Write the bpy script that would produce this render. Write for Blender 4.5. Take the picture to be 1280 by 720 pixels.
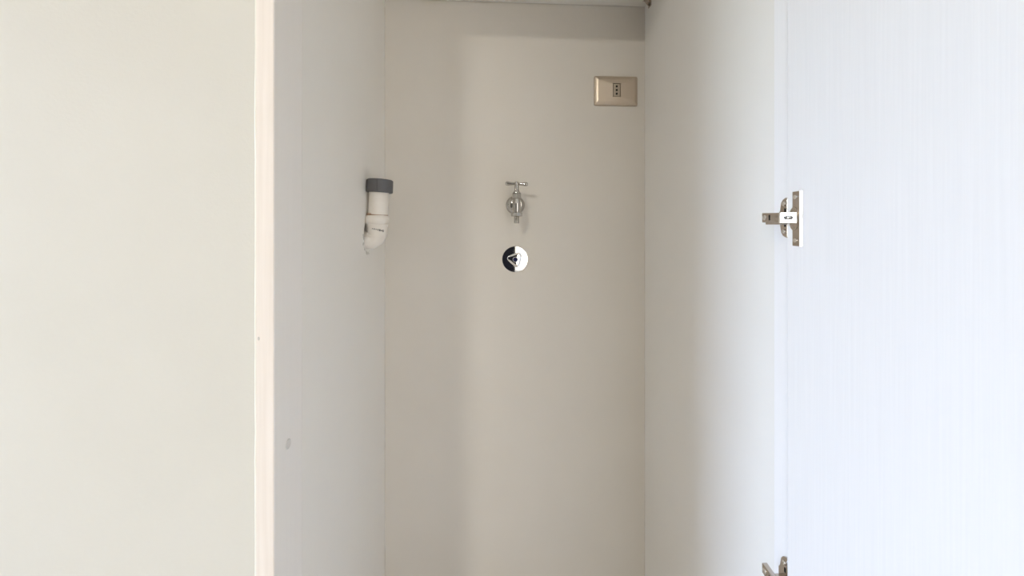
import bpy, bmesh, math, random
from mathutils import Vector, Matrix
random.seed(4)
C = bpy.context.scene.collection
for o in list(bpy.data.objects):
    bpy.data.objects.remove(o)

# ------------------------------------------------------------------ camera, sky, lights, exposure
H = 1.25                                   # eye height
sc = bpy.context.scene
cam = bpy.data.cameras.new('camera')
cam.sensor_width = 36
cam.lens = 36 * 500 / 1280
cam.shift_y = -78 / 1280
cam.clip_start = 0.01
co = bpy.data.objects.new('camera', cam)
C.objects.link(co)
co.location = (0, 0, H)
co.rotation_euler = (math.radians(90), 0, -math.atan(28 / 500))
sc.camera = co

sc.view_settings.view_transform = 'Standard'
sc.view_settings.look = 'None'
sc.view_settings.gamma = 1.0
sc.view_settings.exposure = 0.0

w = bpy.data.worlds.new('sky')
sc.world = w
w.use_nodes = True
nt = w.node_tree
sky = nt.nodes.new('ShaderNodeTexSky')
sky.sky_type = 'NISHITA'
sky.sun_disc = False
sky.sun_elevation = math.radians(45)
sky.sun_rotation = math.radians(100)
tint = nt.nodes.new('ShaderNodeMix')
tint.data_type = 'RGBA'
tint.blend_type = 'MULTIPLY'
tint.inputs['Factor'].default_value = 1.0
tint.inputs['B'].default_value = (1.0, 0.95, 1.035, 1)
nt.links.new(sky.outputs[0], tint.inputs['A'])
nt.links.new(tint.outputs['Result'], nt.nodes['Background'].inputs[0])
nt.nodes['Background'].inputs[1].default_value = 3.95


def area_light(name, loc, direction, sx, sy, power, colour, shape='RECTANGLE'):
    l = bpy.data.lights.new(name, 'AREA')
    l.shape = shape
    l.size = sx
    l.size_y = sy
    l.energy = power
    l.color = colour
    o = bpy.data.objects.new(name, l)
    C.objects.link(o)
    o.location = loc
    o.rotation_euler = Vector(direction).to_track_quat('-Z', 'Z').to_euler()
    return o


# daylight coming in through the balcony window of the left wall
WY0, WY1, WZ0, WZ1 = -0.55, 0.36, 0.10, 2.25
wd = area_light('window_daylight', (-2.84, (WY0 + WY1) / 2, (WZ0 + WZ1) / 2), (1, 0, 0), WY1 - WY0, WZ1 - WZ0, 1, (1, 1, 1))
wd.data.cycles.is_portal = True
# unseen fill light added behind the camera, right of the dark box
area_light('rear_fill_light', (1.05, -2.98, 1.25), (0, 1, 0), 1.3, 2.2, 32, (1.0, 0.91, 0.78))
# ceiling lamp
LAMP = (-1.28, -1.9, 2.64)
area_light('ceiling_lamp_light', LAMP, (0, 0, -1), 0.36, 0.36, 57, (1.0, 0.955, 0.86), 'DISK')


# ------------------------------------------------------------------ materials
def mat(name, col, rough=0.5, metal=0.0, spec=0.5):
    m = bpy.data.materials.new(name)
    m.use_nodes = True
    b = m.node_tree.nodes['Principled BSDF']
    b.inputs['Base Color'].default_value = (*col, 1)
    b.inputs['Roughness'].default_value = rough
    b.inputs['Metallic'].default_value = metal
    b.inputs['Specular IOR Level'].default_value = spec
    return m


def noise_mat(name, c1, c2, scale, stretch=(1, 1, 1), rough=0.6, bump=0.1, bump_scale=None, spec=0.4, dist=0.002, detail=4):
    """two-tone procedural paint or laminate; bump from a second noise"""
    m = mat(name, c1, rough, 0, spec)
    n = m.node_tree.nodes
    L = m.node_tree.links
    tc = n.new('ShaderNodeTexCoord')
    mp = n.new('ShaderNodeMapping')
    mp.inputs['Scale'].default_value = stretch
    L.new(tc.outputs['Object'], mp.inputs['Vector'])
    t = n.new('ShaderNodeTexNoise')
    t.inputs['Scale'].default_value = scale
    t.inputs['Detail'].default_value = detail
    L.new(mp.outputs[0], t.inputs['Vector'])
    r = n.new('ShaderNodeValToRGB')
    r.color_ramp.elements[0].position = 0.32
    r.color_ramp.elements[0].color = (*c1, 1)
    r.color_ramp.elements[1].position = 0.68
    r.color_ramp.elements[1].color = (*c2, 1)
    L.new(t.outputs['Fac'], r.inputs[0])
    b = n['Principled BSDF']
    L.new(r.outputs[0], b.inputs['Base Color'])
    if bump:
        t2 = n.new('ShaderNodeTexNoise')
        t2.inputs['Scale'].default_value = bump_scale or scale
        t2.inputs['Detail'].default_value = 3
        L.new(mp.outputs[0], t2.inputs['Vector'])
        bp = n.new('ShaderNodeBump')
        bp.inputs['Strength'].default_value = bump
        bp.inputs['Distance'].default_value = dist
        L.new(t2.outputs['Fac'], bp.inputs['Height'])
        L.new(bp.outputs[0], b.inputs['Normal'])
    return m


M = {}
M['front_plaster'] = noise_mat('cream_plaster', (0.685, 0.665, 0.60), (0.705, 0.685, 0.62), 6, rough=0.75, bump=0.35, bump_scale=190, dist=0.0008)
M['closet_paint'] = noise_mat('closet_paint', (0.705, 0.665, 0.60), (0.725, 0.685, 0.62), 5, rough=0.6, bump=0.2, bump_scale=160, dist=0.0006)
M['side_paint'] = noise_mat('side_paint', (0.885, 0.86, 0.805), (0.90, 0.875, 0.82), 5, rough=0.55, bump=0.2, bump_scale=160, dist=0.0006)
M['right_paint'] = noise_mat('shaded_side_paint', (0.83, 0.815, 0.785), (0.845, 0.83, 0.80), 5, rough=0.55, bump=0.2, bump_scale=160, dist=0.0006)  # side paint darkened, the right wall's extra shade put into its colour
M['room_paint'] = mat('room_paint', (0.80, 0.79, 0.76), 0.7)
M['trim_wood'] = noise_mat('limed_wood', (0.84, 0.765, 0.69), (0.90, 0.83, 0.76), 9, (18, 18, 0.5), rough=0.5, bump=0.15, dist=0.0006)
M['jamb_wood'] = noise_mat('pale_laminate', (0.90, 0.87, 0.825), (0.915, 0.885, 0.84), 9, (14, 14, 0.4), rough=0.45, bump=0.06, dist=0.0004)
M['door_laminate'] = noise_mat('white_grained_laminate', (0.835, 0.83, 0.84), (0.86, 0.855, 0.865), 26, (1, 16, 0.2), rough=0.42, bump=0.22, dist=0.0004, detail=8)
M['door_edge'] = noise_mat('white_edge_laminate', (0.88, 0.875, 0.885), (0.895, 0.89, 0.90), 20, (1, 16, 0.2), rough=0.42, bump=0.05, dist=0.0003)
M['shelf_laminate'] = noise_mat('white_shelf_laminate', (0.80, 0.78, 0.73), (0.86, 0.84, 0.79), 14, (0.35, 16, 16), rough=0.45, bump=0.08, dist=0.0004)
M['caulk'] = noise_mat('cream_caulk', (0.86, 0.83, 0.74), (0.89, 0.86, 0.77), 20, rough=0.4, bump=0.1)
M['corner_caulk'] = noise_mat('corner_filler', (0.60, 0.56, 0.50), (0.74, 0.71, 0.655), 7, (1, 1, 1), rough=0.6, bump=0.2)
M['filler'] = noise_mat('rough_filler', (0.60, 0.58, 0.53), (0.76, 0.735, 0.69), 60, rough=0.9, bump=0.7, bump_scale=120, dist=0.003)
M['floor'] = noise_mat('floor_tile', (0.40, 0.36, 0.31), (0.46, 0.42, 0.36), 3, rough=0.4, bump=0)
M['dark'] = mat('reflection_black', (0.006, 0.007, 0.018), 0.8)  # near-black for the added box that darkens the chrome reflections
M['chrome'] = mat('chrome', (0.88, 0.88, 0.89), 0.05, 1)
M['tap_chrome'] = mat('darkened_chrome', (0.50, 0.485, 0.46), 0.08, 1)  # chrome darkened, reflection of dark surroundings put into its colour
M['nickel'] = mat('nickel_plate', (0.56, 0.50, 0.45), 0.22, 1)
M['nickel_bright'] = mat('lit_nickel', (0.90, 0.89, 0.88), 0.16, 1)  # paler copy of the nickel, glint of lit faces put into the colour
M['nickel_dark'] = mat('shadowed_steel', (0.17, 0.16, 0.155), 0.5, 0, 0.3)
M['black'] = mat('cavity_shade', (0.012, 0.011, 0.010), 0.9)  # black stands in for the shade inside holes, slots and gaps
M['champagne'] = mat('champagne_metal', (0.60, 0.51, 0.41), 0.36, 0.75)
M['champagne_face'] = mat('champagne_plastic', (0.46, 0.39, 0.31), 0.4, 0.5)
M['pvc'] = noise_mat('white_pvc', (0.80, 0.755, 0.69), (0.86, 0.815, 0.75), 22, rough=0.4, bump=0.05)
M['rubber'] = noise_mat('grey_rubber', (0.105, 0.105, 0.11), (0.13, 0.13, 0.135), 30, rough=0.55, bump=0.05)
M['rust'] = noise_mat('rust_stain', (0.30, 0.16, 0.09), (0.52, 0.40, 0.30), 60, rough=0.7, bump=0)
M['ink'] = mat('print_ink', (0.09, 0.09, 0.09), 0.6)
M['blue'] = mat('blue_plastic', (0.006, 0.010, 0.07), 0.5, 0, 0.2)
M['lamp_shade'] = mat('opal_glass', (0.9, 0.88, 0.82), 0.4)
M['window_white'] = mat('window_white', (0.82, 0.82, 0.82), 0.4)


# ------------------------------------------------------------------ mesh helpers
def link(name, bm, m, parent=None, smooth=None, loc=None):
    """link a bmesh (world coordinates) as one object; origin goes to the parent or to loc"""
    bmesh.ops.recalc_face_normals(bm, faces=bm.faces)
    me = bpy.data.meshes.new(name)
    off = Vector(loc) if loc else Vector((0, 0, 0))
    p = parent
    while p:
        off = off + Vector(p.location)
        p = p.parent
    bm.transform(Matrix.Translation(-off))
    bm.to_mesh(me)
    bm.free()
    me.materials.append(m)
    o = bpy.data.objects.new(name, me)
    C.objects.link(o)
    if parent:
        o.parent = parent
    if loc:
        o.location = loc
    if smooth is not None:
        me.polygons.foreach_set('use_smooth', [True] * len(me.polygons))
        me.set_sharp_from_angle(angle=math.radians(smooth))
    return o


def thing(name, loc, label, cat, group=None):
    o = bpy.data.objects.new(name, None)
    o.empty_display_size = 0.05
    C.objects.link(o)
    o.location = loc
    o['label'] = label
    o['category'] = cat
    if group:
        o['group'] = group
    return o


def structure(o):
    o['kind'] = 'structure'
    return o


def add_box(bm, lo, hi, bevel=0.0, seg=2):
    r = bmesh.ops.create_cube(bm, size=1.0)
    vs = r['verts']
    for v in vs:
        v.co = Vector([lo[i] + (v.co[i] + 0.5) * (hi[i] - lo[i]) for i in range(3)])
    if bevel:
        es = list({e for v in vs for e in v.link_edges})
        bmesh.ops.bevel(bm, geom=es, offset=bevel, segments=seg, profile=0.5, affect='EDGES')
    return bm


def box(lo, hi, bevel=0.0, seg=2):
    return add_box(bmesh.new(), lo, hi, bevel, seg)


def frame_of(axis):
    a = Vector(axis).normalized()
    t = Vector((0, 0, 1)) if abs(a.z) < 0.9 else Vector((1, 0, 0))
    u = a.cross(t).normalized()
    return a, u, a.cross(u).normalized()


def add_lathe(bm, origin, axis, profile, n=48):
    """profile: (radius, distance along axis) pairs"""
    a, u, v = frame_of(axis)
    o = Vector(origin)
    rings = []
    for r, h in profile:
        if r < 1e-6:
            rings.append([bm.verts.new(o + a * h)])
        else:
            rings.append([bm.verts.new(o + a * h + (u * math.cos(2 * math.pi * k / n) + v * math.sin(2 * math.pi * k / n)) * r) for k in range(n)])
    for A, B in zip(rings, rings[1:]):
        for k in range(n):
            j = (k + 1) % n
            if len(A) == 1 and len(B) == 1:
                continue
            if len(A) == 1:
                bm.faces.new((A[0], B[k], B[j]))
            elif len(B) == 1:
                bm.faces.new((A[k], B[0], A[j]))
            else:
                bm.faces.new((A[k], B[k], B[j], A[j]))
    return bm


def lathe(origin, axis, profile, n=48):
    return add_lathe(bmesh.new(), origin, axis, profile, n)


def add_sweep(bm, pts, radii, n=32, caps=True):
    pts = [Vector(p) for p in pts]
    rings = []
    ref = None
    for i, p in enumerate(pts):
        d = (pts[min(i + 1, len(pts) - 1)] - pts[max(i - 1, 0)]).normalized()
        if ref is None:
            _, u, _ = frame_of(d)
        else:
            u = (ref - d * ref.dot(d)).normalized()
        ref = u
        v = d.cross(u)
        rings.append([bm.verts.new(p + (u * math.cos(2 * math.pi * k / n) + v * math.sin(2 * math.pi * k / n)) * radii[i]) for k in range(n)])
    for A, B in zip(rings, rings[1:]):
        for k in range(n):
            j = (k + 1) % n
            bm.faces.new((A[k], A[j], B[j], B[k]))
    if caps:
        bm.faces.new(rings[0][::-1])
        bm.faces.new(rings[-1])
    return bm


def add_prism(bm, outline, place, depth, bevel=0.0, seg=2):
    """outline of (a, b) points; place(a, b, t) gives the world point, t from 0 to depth"""
    lo = [bm.verts.new(place(a, b, 0)) for a, b in outline]
    hi = [bm.verts.new(place(a, b, depth)) for a, b in outline]
    n = len(outline)
    bm.faces.new(lo[::-1])
    top = bm.faces.new(hi)
    for k in range(n):
        j = (k + 1) % n
        bm.faces.new((lo[k], lo[j], hi[j], hi[k]))
    if bevel:
        bmesh.ops.bevel(bm, geom=list(top.edges), offset=bevel, segments=seg, profile=0.5, affect='EDGES')
    return bm


def rounded(w_, h_, r, n=6):
    pts = []
    for cx, cy, a0 in ((w_ / 2 - r, h_ / 2 - r, 0), (-w_ / 2 + r, h_ / 2 - r, 90), (-w_ / 2 + r, -h_ / 2 + r, 180), (w_ / 2 - r, -h_ / 2 + r, 270)):
        for k in range(n + 1):
            a = math.radians(a0 + 90 * k / n)
            pts.append((cx + r * math.cos(a), cy + r * math.sin(a)))
    return pts


# ------------------------------------------------------------------ the setting
D = 1.135                 # back wall of the closet
XL, XR = -0.2922, 0.4487  # its side walls
YF = 0.561                # front plane of wall and frame
CEIL = 2.75
WT = 0.10

structure(link('floor', box((-2.9, -4.6, -0.05), (2.1, D + 0.1, 0.0)), M['floor']))
structure(link('ceiling', box((-2.9, -4.6, CEIL), (2.1, D + 0.1, CEIL + 0.05)), M['room_paint']))
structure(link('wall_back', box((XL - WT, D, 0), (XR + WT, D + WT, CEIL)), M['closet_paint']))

# left closet wall with the broken-out hole the waste pipe goes into
PY, PZ = 0.977, H         # pipe axis (y) and height datum
PX = XL + 0.0222
bm = bmesh.new()
hole = []
for k in range(28):
    a = 2 * math.pi * k / 28
    r = 0.0255 + 0.0016 * math.sin(3 * a + 1) + random.uniform(-0.0009, 0.0009)
    y = PY + r * math.cos(a) - (0.0028 if math.cos(a) < 0 else 0)
    hole.append((y, PZ - 0.0225 + r * 1.28 * math.sin(a)))
y0, y1 = YF + 0.0815, D
ring = [bm.verts.new((XL, y, z)) for y, z in hole]
inner = [bm.verts.new((XL - 0.05, y, z)) for y, z in hole]
corners = [(y1, 0), (y1, CEIL), (y0, CEIL), (y0, 0)]
# outer face is filled round the hole
cv = [bm.verts.new((XL, y, z)) for y, z in corners]
edges = [bm.edges.new((cv[i], cv[(i + 1) % 4])) for i in range(4)]
edges += [bm.edges.new((ring[i], ring[(i + 1) % 28])) for i in range(28)]
bmesh.ops.triangle_fill(bm, use_beauty=True, edges=edges)
for k in range(28):
    j = (k + 1) % 28
    bm.faces.new((ring[k], ring[j], inner[j], inner[k]))
bm.faces.new(inner)
cb = [bm.verts.new((XL - WT, y, z)) for y, z in corners]
for k in range(4):
    j = (k + 1) % 4
    bm.faces.new((cv[k], cv[j], cb[j], cb[k]))
bm.faces.new(cb)
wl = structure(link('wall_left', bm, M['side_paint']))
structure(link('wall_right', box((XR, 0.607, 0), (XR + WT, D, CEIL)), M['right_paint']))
# front wall left of the closet, header above, wall right of the closet
structure(link('wall_front', box((-2.8, YF + 0.002, 0), (-0.3165, YF + 0.09, CEIL)), M['front_plaster']))
structure(link('wall_header', box((-0.3165, YF + 0.004, 2.20), (XR + 0.04, YF + 0.06, CEIL)), M['front_plaster']))
structure(link('wall_front_right', box((XR + 0.03, YF + 0.002, 0), (2.0, YF + 0.09, CEIL)), M['front_plaster']))

# closet frame: left and right uprights, head
t1 = structure(link('trim_1', box((-0.3155, YF, 0), (XL, YF + 0.0815, 2.2), 0.0008, 1), M['jamb_wood']))
fr = link('edge_band', box((-0.3155, YF - 0.0012, 0), (XL - 0.0004, YF, 2.2), 0.0005, 1), M['trim_wood'], t1)
bm = bmesh.new()
pts = []
for k in range(60):
    z = 2.2 * k / 59
    pts.append((-0.3163 + random.uniform(-0.0002, 0.0002), YF + 0.0012, z))
add_sweep(bm, pts, [0.0021 + random.uniform(-0.0003, 0.0003) for _ in pts], 10)
link('caulk_bead', bm, M['caulk'], t1, 60)
# shallow plugged hole in the frame's inner face, and a pin dent in its front edge
pc = lathe((XL - 0.0002, 0.598, H - 0.317), (1, 0, 0), [(0.0072, 0.0), (0.0072, 0.0009), (0.0062, 0.0012), (0.0058, 0.0004), (0, 0.0002)], 24)
o = link('screw_plug', pc, mat('plug_grey', (0.73, 0.71, 0.675), 0.5), t1, 40)
pn = lathe((-0.3122, YF - 0.0012, H - 0.153), (0, -1, 0), [(0.0014, 0.0), (0.0012, 0.0003), (0, 0.0003)], 12)
for v in pn.verts:
    v.co.z = H - 0.153 + (v.co.z - H + 0.153) * 1.9
link('nail_dent', pn, mat('dent_grey', (0.62, 0.59, 0.54), 0.7), t1, 40)

structure(link('trim_2', box((XR - 0.0006, 0.556, 0), (XR + 0.018, 0.607, 2.2), 0.0006, 1), M['door_edge']))
structure(link('trim_3', box((XL, YF + 0.004, 2.16), (XR, YF + 0.06, 2.2)), M['jamb_wood']))

# filler run down the two inner corners
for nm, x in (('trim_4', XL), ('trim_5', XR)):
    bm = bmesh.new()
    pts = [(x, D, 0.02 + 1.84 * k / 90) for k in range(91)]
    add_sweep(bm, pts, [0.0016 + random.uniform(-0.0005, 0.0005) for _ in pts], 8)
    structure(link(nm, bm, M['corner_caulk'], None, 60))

# the rest of the room, behind the camera
bm = bmesh.new()
add_box(bm, (-2.9, -3.0, 0), (-2.8, WY0, CEIL))
add_box(bm, (-2.9, WY1, 0), (-2.8, 0.66, CEIL))
add_box(bm, (-2.9, WY0, 0), (-2.8, WY1, WZ0))
add_box(bm, (-2.9, WY0, WZ1), (-2.8, WY1, CEIL))
structure(link('wall_side', bm, M['room_paint']))
w1 = structure(link('window_1', box((-2.86, WY0, WZ0), (-2.82, WY0 + 0.05, WZ1)), M['window_white']))
link('window_frame', box((-2.86, WY1 - 0.05, WZ0), (-2.82, WY1, WZ1)), M['window_white'], w1)
structure(link('wall_side_right', box((2.0, -3.0, 0), (2.1, 0.66, CEIL)), M['room_paint']))
bm = bmesh.new()
add_box(bm, (-2.9, -3.1, 0), (-2.75, -3.0, CEIL))
add_box(bm, (0.34, -3.1, 0), (0.40, -3.0, CEIL))
add_box(bm, (1.70, -3.1, 0), (2.1, -3.0, CEIL))
add_box(bm, (0.40, -3.1, 0), (1.70, -3.0, 0.15))
add_box(bm, (0.40, -3.1, 2.35), (1.70, -3.0, CEIL))
add_box(bm, (-2.75, -3.1, 2.45), (0.34, -3.0, CEIL))
structure(link('wall_rear', bm, M['room_paint']))
w2 = structure(link('added_window', box((0.40, -3.08, 0.15), (0.44, -3.02, 2.35)), M['window_white']))  # made-up window built round the added fill light
link('window_frame', box((1.66, -3.08, 0.15), (1.70, -3.02, 2.35)), M['window_white'], w2)
link('added_panel', box((0.40, -3.11, 0.15), (1.70, -3.09, 2.35)), M['window_white'], w2)  # panel added to close the opening behind the fill light
bm = bmesh.new()           # near-black box added behind the rear opening for the chrome to reflect
add_box(bm, (-2.85, -4.6, 0.002), (-2.76, -3.1, 2.45))
add_box(bm, (0.35, -4.6, 0.002), (0.44, -3.1, 2.45))
add_box(bm, (-2.85, -4.6, 0.002), (0.44, -4.5, 2.45))
add_box(bm, (-2.85, -4.6, 2.45), (0.44, -3.1, 2.50))
add_box(bm, (-2.76, -4.5, 0.001), (0.35, -3.1, 0.006))
structure(link('reflection_box', bm, M['dark']))

# ------------------------------------------------------------------ closet door, folded open
XD = 0.424
YD = 0.548
d1 = structure(link('door_1', box((XD, -0.19, 0.06), (XD + 0.020, YD, 2.15), 0.0009, 2), M['door_laminate']))
d1['label'] = 'open white closet door with fine vertical wood grain'

# ------------------------------------------------------------------ shelf across the top of the closet
SZ = H + 0.632
sh = link('closet_shelf', box((XL + 0.001, D - 0.345, SZ), (XR - 0.001, D - 0.0022, SZ + 0.018), 0.0008, 1), M['shelf_laminate'], None, None, (0.08, D - 0.11, SZ))
sh['label'] = 'white laminate shelf across the top of the closet, seen from below'
sh['category'] = 'shelf'

br = thing('shelf_bracket', (XR, D - 0.035, SZ - 0.02), 'small metal bracket under the shelf in the top right closet corner', 'bracket')
bm = bmesh.new()
add_box(bm, (XR - 0.0022, D - 0.048, SZ - 0.020), (XR, D - 0.030, SZ - 0.0002), 0.0006, 1)
link('wall_plate', bm, M['nickel'], br)
link('support_lip', box((XR - 0.019, D - 0.046, SZ - 0.0022), (XR - 0.0022, D - 0.032, SZ - 0.0002), 0.0005, 1), M['nickel_bright'], br)
bm = bmesh.new()
add_prism(bm, [(XR - 0.018, SZ - 0.0022), (XR - 0.0022, SZ - 0.0022), (XR - 0.0022, SZ - 0.018), (XR - 0.0045, SZ - 0.018)], lambda a, b, t: (a, D - 0.0405 + t, b), 0.003)
link('gusset', bm, M['nickel'], br)
link('screw', lathe((XR - 0.0022, D - 0.0435, SZ - 0.012), (-1, 0, 0), [(0.003, 0), (0.003, 0.001), (0.002, 0.0018), (0, 0.002)], 16), M['nickel_dark'], br, 40)

# ------------------------------------------------------------------ waste pipe in the left corner
dp = thing('drain_pipe', (PX, PY, H - 0.06), 'white plastic drain pipe with grey rubber cap bending into the left closet wall', 'pipe')
R = 0.0229
PA = Vector((0.05, 0.0, 1.0)).normalized()      # the pipe leans a little
PB = Vector((PX + 0.0022, PY, H + 0.0245))
link('pipe', lathe(PB, PA, [(R, 0), (R, 0.0835), (R - 0.003, 0.0835), (R - 0.003, 0.0)], 56), M['pvc'], dp, 40)
link('rubber_cap', lathe(PB + PA * 0.0545 + Vector((0.0008, 0, 0)), PA, [(R + 0.0012, 0.0), (R + 0.0068, 0), (R + 0.0082, 0.0015), (R + 0.0078, 0.029), (R + 0.005, 0.0315), (R - 0.006, 0.0315), (R - 0.006, 0.026), (R - 0.0032, 0.026), (R - 0.0032, 0.012)], 56), M['rubber'], dp, 40)
link('cap_seam', box((PX + 0.0085, PY - R - 0.0088, H + 0.0805), (PX + 0.0095, PY - R - 0.0045, H + 0.1085)), mat('seam_rubber', (0.08, 0.08, 0.085), 0.6), dp)
link('joint_ring', lathe(PB, PA, [(R - 0.002, 0), (R + 0.0005, 0), (R + 0.0008, 0.001), (R + 0.0004, 0.0020), (R - 0.002, 0.0020)], 56), M['rust'], dp, 40)
bm = bmesh.new()           # brown run of old sealant on the wall side of the joint
arc = [PB + PA * 0.0025 + Vector((math.cos(math.radians(a)), math.sin(math.radians(a)), 0)) * (R - 0.0002) for a in range(178, 246, 6)]
add_sweep(bm, arc, [0.0012 + 0.0022 * math.sin(math.pi * (k + 0.5) / len(arc)) for k in range(len(arc))], 10)
link('sealant_stain', bm, M['rust'], dp, 60)
# socket of the elbow
R = 0.0240
link('collar', lathe((PX, PY, H + 0.004), (0, 0, 1), [(R, 0.0), (R + 0.0032, 0.001), (R + 0.0046, 0.004), (R + 0.0046, 0.013), (R + 0.003, 0.0175), (R + 0.0012, 0.0205), (R - 0.004, 0.0205)], 56), M['pvc'], dp, 40)
bm = bmesh.new()
pts, rad = [], []
for k in range(6):
    pts.append((PX, PY, H + 0.006 - 0.0034 * k))
    rad.append(R + 0.0016 if k < 3 else R + 0.0004)
rb = 0.0215
for k in range(1, 13):
    a = math.radians(84 * k / 12)
    pts.append((PX - rb * (1 - math.cos(a)), PY, H - 0.0125 - rb * math.sin(a)))
    rad.append(R - 0.0012 * k / 12 + (0.0004 if k % 4 else -0.0006))
pts.append((pts[-1][0] - 0.028, PY, pts[-1][2] - 0.002))
rad.append(R - 0.002)
add_sweep(bm, pts, rad, 48)
el = link('elbow', bm, M['pvc'], dp, 50)
# faded stamped print on the elbow
bm = bmesh.new()
for k in range(7):
    ang = math.radians(-98 + 9.5 * k)
    ca, sa = math.cos(ang), math.sin(ang)
    rr = R + 0.0009
    hgt = (0.002, 0.003, 0.0022, 0.0032, 0.0045, 0.0026, 0.0055)[k]
    z = H - 0.0072 - 0.0009 * k
    c = Vector((PX + rr * ca, PY + rr * sa, z))
    t = Vector((-sa, ca, 0))
    nrm = Vector((ca, sa, 0))
    wv = 0.0011 if k not in (4, 5) else 0.0016
    vs = []
    for s1, s2, s3 in ((-1, -1, 0), (1, -1, 0), (1, 1, 0), (-1, 1, 0), (-1, -1, 1), (1, -1, 1), (1, 1, 1), (-1, 1, 1)):
        vs.append(bm.verts.new(c + t * wv * s1 + Vector((0, 0, hgt / 2 * s2)) + nrm * (0.0003 * s3 - 0.0001)))
    for q in ((0, 1, 2, 3), (4, 5, 6, 7), (0, 1, 5, 4), (1, 2, 6, 5), (2, 3, 7, 6), (3, 0, 4, 7)):
        bm.faces.new([vs[i] for i in q])
link('printed_mark', bm, M['ink'], el)
# crumbly filler round the hole, part of the wall
bm = bmesh.new()
for k in range(26):
    a = math.radians(random.uniform(150, 300))
    r = 0.0295 + random.uniform(0, 0.006)
    q = bmesh.ops.create_icosphere(bm, subdivisions=1, radius=random.uniform(0.0012, 0.0032))
    s = Matrix.Diagonal((random.uniform(0.2, 0.4), random.uniform(0.7, 1.4), random.uniform(0.8, 1.5), 1))
    bmesh.ops.transform(bm, matrix=Matrix.Translation((XL + 0.0002, PY + r * math.cos(a), H - 0.034 + r * math.sin(a))) @ s, verts=q['verts'])
fl = link('plaster_filler', bm, M['filler'], wl, 60)
fl['kind'] = 'stuff'

# ------------------------------------------------------------------ washing machine tap
TX, TZ = 0.0727, H + 0.058
tp = thing('wall_tap', (TX, D, TZ), 'chrome wall tap with T-shaped handle on the back closet wall', 'tap')
link('rosette', lathe((TX, D, TZ), (0, -1, 0), [(0.0268, 0), (0.0268, 0.003), (0.0255, 0.0075), (0.0225, 0.0115), (0.018, 0.0145), (0.0125, 0.016)], 56), M['tap_chrome'], tp, 40)
BY = D - 0.060            # axis of the vertical body
bm = bmesh.new()
add_sweep(bm, [(TX, D - 0.002, TZ), (TX, D - 0.02, TZ), (TX, D - 0.035, TZ), (TX, BY, TZ - 0.001)], [0.0115, 0.0115, 0.0125, 0.0135], 32)
link('inlet', bm, M['tap_chrome'], tp, 40)
link('body', lathe((TX, BY, TZ - 0.030), (0, 0, 1), [(0.0, 0), (0.0095, 0), (0.0090, 0.006), (0.0098, 0.012), (0.0112, 0.020), (0.0118, 0.027), (0.0112, 0.034), (0.0100, 0.040), (0.0095, 0.046), (0, 0.046)], 48), M['tap_chrome'], tp, 40)
# hexagonal bonnet and packing gland
link('bonnet', lathe((TX, BY, TZ + 0.014), (0, 0, 1), [(0, 0), (0.0120, 0.0), (0.0136, 0.0014), (0.0136, 0.0135), (0.0112, 0.0165), (0, 0.0165)], 6), M['tap_chrome'], tp)
link('gland', lathe((TX, BY, TZ + 0.030), (0, 0, 1), [(0, 0), (0.0088, 0), (0.0085, 0.003), (0.006, 0.008), (0.0055, 0.014), (0.0062, 0.015), (0.0062, 0.018), (0.0045, 0.019), (0.0045, 0.024), (0, 0.024)], 32), M['tap_chrome'], tp, 40)
# T handle: hub and two flared arms
HZ = TZ + 0.0545
hd = link('handle', lathe((TX, BY, HZ - 0.006), (0, 0, 1), [(0, 0), (0.0052, 0), (0.0066, 0.003), (0.0068, 0.007), (0.0055, 0.0105), (0.003, 0.012), (0, 0.0124)], 32), M['tap_chrome'], tp, 40)
th_ = math.radians(-10)
ax = Vector((math.cos(th_), math.sin(th_), -0.05))
for s in (-1, 1):
    link('handle_arm', lathe(Vector((TX, BY, HZ)), ax * s, [(0, 0.003), (0.0036, 0.004), (0.0036, 0.009), (0.0047, 0.018), (0.0056, 0.0245), (0.0052, 0.0285), (0.003, 0.0304), (0, 0.0308)], 24), M['tap_chrome'], hd, 50)
link('hose_nut', lathe((TX, BY, TZ - 0.0335), (0, 0, 1), [(0, 0), (0.0135, 0), (0.0152, 0.0014), (0.0152, 0.0095), (0.0135, 0.011), (0, 0.011)], 8), M['tap_chrome'], tp)
prof = [(0, 0), (0.0066, 0), (0.0074, 0.0008)]
for k in range(5):
    prof += [(0.0074, 0.0012 + 0.003 * k), (0.0068, 0.0022 + 0.003 * k), (0.0068, 0.0030 + 0.003 * k), (0.0074, 0.0038 + 0.003 * k)]
prof += [(0.007, 0.0185), (0, 0.0185)]
link('nozzle', lathe((TX, BY, TZ - 0.052), (0, 0, 1), prof, 32), M['tap_chrome'], tp, 30)

# ------------------------------------------------------------------ concealed stop valve below the tap
VX, VZ = 0.0718, H - 0.0955
sv = thing('stop_valve', (VX, D, VZ), 'round polished chrome stop valve with blue dot below the tap', 'valve')
prof = [(0.0372, 0), (0.0372, 0.0022), (0.0360, 0.0034)]
for k in range(1, 10):     # domed flange
    r = 0.0360 - 0.020 * k / 9
    prof.append((r, 0.0034 + 0.0013 * (1 - (r / 0.0360) ** 2)))
prof += [(0.008, 0.0034 + 0.0013 * (1 - (0.008 / 0.0360) ** 2)), (0.0, 0.0047)]
link('rosette', lathe((VX, D, VZ), (0, -1, 0), prof, 72), M['chrome'], sv, 35)
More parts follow.
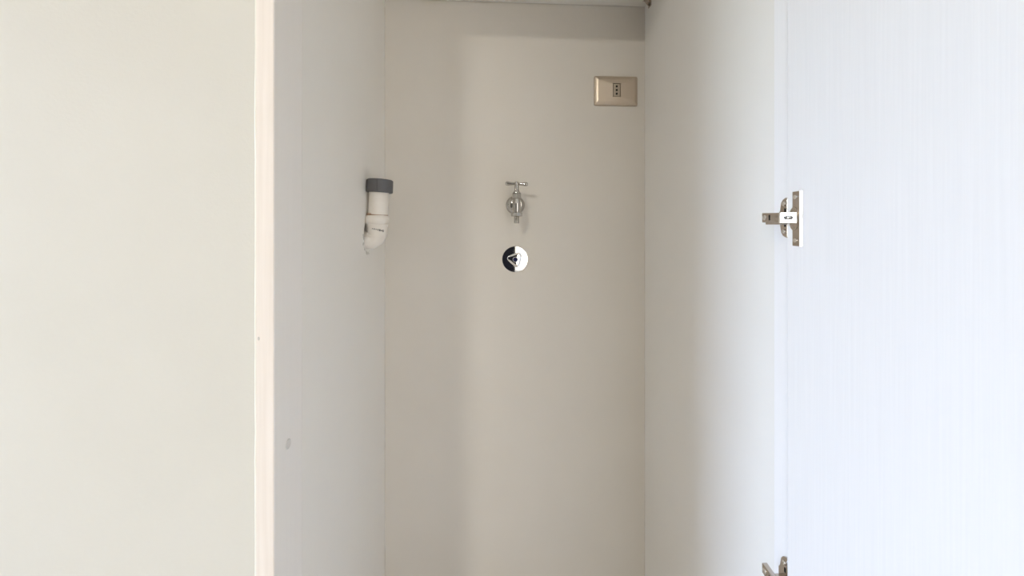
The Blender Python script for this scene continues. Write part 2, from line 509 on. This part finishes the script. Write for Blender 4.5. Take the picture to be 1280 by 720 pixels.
# rounded three-cornered knob
tri = []
for k in range(60):
    a = 2 * math.pi * k / 60
    r = 0.0192 + 0.0034 * math.cos(3 * (a - math.radians(48))) + 0.0006 * math.cos(6 * (a - math.radians(48)))
    tri.append((r * math.cos(a), r * math.sin(a)))
bm = bmesh.new()
rings = []
for s, t in ((1.0, 0.004), (1.0, 0.0105), (0.97, 0.0121), (0.90, 0.0128), (0.6, 0.0134), (0.3, 0.0137)):
    rings.append([bm.verts.new((VX + 0.0005 + a * s, D - t, VZ + b * s)) for a, b in tri])
for A, B in zip(rings, rings[1:]):
    for k in range(60):
        j = (k + 1) % 60
        bm.faces.new((A[k], A[j], B[j], B[k]))
bm.faces.new(rings[-1])
kn = link('knob', bm, M['chrome'], sv, 35)
link('dot_ring', lathe((VX + 0.0005, D - 0.0125, VZ), (0, -1, 0), [(0.0078, 0), (0.0078, 0.0018), (0.0070, 0.0026), (0.0056, 0.0026)], 32), M['chrome'], kn, 40)
link('blue_dot', lathe((VX + 0.0005, D - 0.0125, VZ), (0, -1, 0), [(0.0062, 0.0), (0.0062, 0.0024), (0.0055, 0.0030), (0, 0.0032)], 32), M['blue'], kn, 40)

# ------------------------------------------------------------------ power socket
SX, SZ2 = 0.3622, H + 0.3868
so = thing('power_socket', (SX, D, SZ2), 'champagne metal socket plate with three pin holes, high on the back wall', 'socket')
W2, H2 = 0.1255, 0.0835
bm = bmesh.new()
levels = []
for inset, t in ((0, 0.0), (0, 0.0045), (0.0012, 0.0058), (0.0085, 0.0098), (0.0125, 0.0106)):
    levels.append([bm.verts.new((SX + a, D - t, SZ2 + b)) for a, b in rounded(W2 - 2 * inset, H2 - 2 * inset, max(0.0035 - inset * 0.2, 0.001), 4)])
for A, B in zip(levels, levels[1:]):
    n = len(A)
    for k in range(n):
        j = (k + 1) % n
        bm.faces.new((A[k], A[j], B[j], B[k]))
# slightly pillowed face round the module opening
mo = [bm.verts.new((SX + a, D - 0.0125, SZ2 + b)) for a, b in rounded(0.0225, 0.0390, 0.0008, 4)]
mi = [bm.verts.new((SX + a, D - 0.008, SZ2 + b)) for a, b in rounded(0.0225, 0.0390, 0.0008, 4)]
A = levels[-1]
n = len(A)
for k in range(n):
    j = (k + 1) % n
    bm.faces.new((A[k], A[j], mo[j], mo[k]))
    bm.faces.new((mo[k], mo[j], mi[j], mi[k]))
link('cover_plate', bm, M['champagne'], so, 25)
bb = link('gap_backing', box((SX - 0.0115, D - 0.0045, SZ2 - 0.0198), (SX + 0.0115, D - 0.003, SZ2 + 0.0198)), M['black'], so)  # black sheet, gives the gap round the module its shade
bm = bmesh.new()
md = link('socket_module', add_prism(bm, rounded(0.0198, 0.0364, 0.001, 3), lambda a, b, t: (SX + a, D - 0.004 - t, SZ2 + b), 0.0080, 0.0006, 1), M['champagne_face'], so)
for k in (-1, 0, 1):
    link('pin_hole', lathe((SX, D - 0.01203, SZ2 + 0.0105 * k), (0, -1, 0), [(0.0031, 0.0), (0.0031, 0.0004), (0.0024, 0.0004), (0.0022, -0.0), (0, -0.0)], 20), M['black'], md)

# ------------------------------------------------------------------ concealed hinges between frame and door


def make_hinge(z, label, lift=0.0):
    """every coordinate below is measured from the frame face, the height from the hinge centre"""
    hg = thing('cabinet_hinge', (XR, 0.56, z), label, 'hinge', 'hinges of the open closet door')

    def P(dx):
        return lambda a, b, t: (XR - dx - t, a, z + b)

    # mounting plate with two wings, screwed on the frame's inner face
    ax0, ax1 = 0.4165, 0.4245
    wing = [(0.5715, 0.0288), (0.575, 0.0302), (0.579, 0.0296), (0.5835, 0.0272), (0.5868, 0.0230), (0.588, 0.017), (0.5872, 0.012), (0.589, 0.0065), (0.592, 0.006)]
    wing = wing + [(y, -b) for y, b in reversed(wing)] + [(0.5715, -0.0288)]
    bm = bmesh.new()
    add_prism(bm, wing[:-1], P(0.0006), 0.0042, 0.0008, 1)
    mp_ = link('mounting_plate', bm, M['nickel'], hg)
    bm = bmesh.new()
    add_prism(bm, [(XR - 0.0056, 0.5732), (XR - 0.0046, 0.5712), (XR - 0.0006, 0.5708), (XR - 0.0006, 0.5732)], lambda a, b, t: (a, b, z - 0.0285 + t), 0.0570)
    link('plate_flange', bm, M['nickel_bright'], mp_)
    for s in (-1, 1):
        link('screw', lathe((XR - 0.0048, 0.5795, z + 0.0205 * s), (-1, 0, 0), [(0.0036, 0), (0.0036, 0.0008), (0.0025, 0.0020), (0.001, 0.0022), (0.0009, 0.0012), (0, 0.0012)], 20), M['nickel_bright'], mp_, 40)
        link('slot', box((XR - 0.0054, 0.5765, z + 0.0105 * s - 0.0035), (XR - 0.0044, 0.5795, z + 0.0105 * s + 0.0035), 0.0003, 1), M['black'], mp_)
    # rail under the arm
    link('rail', box((ax1 - 0.004, 0.558, z - 0.0105), (XR - 0.0006, 0.5885, z - 0.0025), 0.0010, 2), M['nickel'], hg)
    # arm
    bm = bmesh.new()
    pts = [(0.5905, lift, 0.0), (0.572, lift * 0.6 - 0.0003, 0.0), (0.5445, -0.0010, -0.0050)]
    prev = None
    prof_ = []
    for y, dz, dx in pts:
        prof_.append([bm.verts.new(v) for v in ((ax0 + dx, y, z + dz + 0.0072), (ax1, y, z + dz + 0.0072), (ax1, y, z + dz - 0.0072), (ax0 + dx, y, z + dz - 0.0072))])
    for A, B in zip(prof_, prof_[1:]):
        for k in range(4):
            j = (k + 1) % 4
            bm.faces.new((A[k], A[j], B[j], B[k]))
    bm.faces.new(prof_[0])
    bm.faces.new(prof_[-1])
    bmesh.ops.bevel(bm, geom=list(bm.edges), offset=0.0009, segments=2, profile=0.5, affect='EDGES')
    am = link('arm', bm, M['nickel'], hg, 30)
    link('adjusting_screw', lathe((ax0 + 0.0002, 0.5845, z + lift * 0.85), (-1, 0, 0), [(0.0040, 0), (0.0040, 0.0007), (0.0034, 0.0014), (0.0012, 0.0016), (0.001, 0.0008), (0, 0.0008)], 24), M['nickel_bright'], am, 40)
    link('arm_slot', box((ax0 - 0.0003, 0.5725, z - 0.0040 + lift * 0.6), (ax0 + 0.001, 0.5755, z + 0.0040 + lift * 0.6), 0.0002, 1), M['black'], am)
    # link bent towards the door
    x3 = XD - 0.0018
    xl = 0.4108
    bm = bmesh.new()
    A_ = [(xl + 0.0002, 0.5485), (xl, 0.5450), (x3, 0.5268), (x3 + 0.001, 0.5300), (ax0 + 0.004, 0.5485)]
    add_prism(bm, A_, lambda a, b, t: (a, b, z - 0.0085 + t), 0.0150)
    bmesh.ops.bevel(bm, geom=list(bm.edges), offset=0.0006, segments=2, profile=0.5, affect='EDGES')
    lk = link('hinge_link', bm, M['nickel_bright'], hg)
    # oval slot with a rivet in the sloping face
    p0 = Vector((xl, 0.5450, 0))
    p1 = Vector((x3, 0.5268, 0))
    dr = (p1 - p0).normalized()
    nr = Vector((dr.y, -dr.x, 0))
    if nr.x > 0:
        nr = -nr
    mid = p0.lerp(p1, 0.50)

    def on_face(a, b, t):
        q = mid + dr * a + nr * (t - 0.0001)
        return (q.x, q.y, z - 0.001 + b)
    bm = bmesh.new()
    add_prism(bm, rounded(0.0120, 0.0056, 0.0027, 6), on_face, 0.0006)
    link('oval_slot', bm, M['nickel_dark'], lk)
    link('rivet', lathe(on_face(0, 0, 0.0005), nr, [(0.0019, 0), (0.0019, 0.0004), (0.0012, 0.0009), (0, 0.001)], 20), M['nickel_bright'], lk, 40)
    # cup and its flange let into the door
    cz = z - 0.0025
    cf = link('cup_flange', box((XD - 0.0016, 0.5235, cz - 0.0378), (XD + 0.0, 0.5365, cz + 0.0378), 0.0005, 1), M['nickel'], hg)
    bm = bmesh.new()
    add_prism(bm, [(XD - 0.0020, 0.5237), (XD - 0.0018, 0.5226), (XD - 0.0004, 0.5198), (XD - 0.0003, 0.5192), (XD + 0.0001, 0.5192), (XD + 0.0001, 0.5237)], lambda a, b, t: (a, b, cz - 0.0378 + t), 0.0756)
    link('flange_lip', bm, M['nickel_bright'], cf)
    bm = bmesh.new()
    disc = []
    for k in range(40):
        a = 2 * math.pi * k / 40
        disc.append((0.5330 + 0.0082 * math.cos(a), 0.0165 * math.sin(a)))
    add_prism(bm, disc, lambda a, b, t: (XD - t, a, cz + b), 0.0024, 0.0006, 2)
    link('cup', bm, M['nickel'], cf, 40)
    for s in (-1, 1):
        link('screw', lathe((XD - 0.0016, 0.5310, cz + 0.030 * s), (-1, 0, 0), [(0.0032, 0), (0.0030, 0.0007), (0.0015, 0.0011), (0, 0.0005)], 20), M['nickel_bright'], cf, 40)
    return hg


make_hinge(H + 0.0120, 'nickel concealed hinge fully in view, upper of the two on the open door')
make_hinge(H - 0.5290, 'nickel concealed hinge cut off by the bottom edge, lower of the two', 0.0055)

# ------------------------------------------------------------------ ceiling lamp of the room (behind the camera)
cl = thing('ceiling_lamp', (LAMP[0], LAMP[1], CEIL), 'round opal ceiling lamp of the room', 'lamp')
link('lamp_base', lathe((LAMP[0], LAMP[1], CEIL), (0, 0, -1), [(0, 0), (0.19, 0), (0.19, 0.04), (0.17, 0.06), (0, 0.06)], 40), M['lamp_shade'], cl, 40)
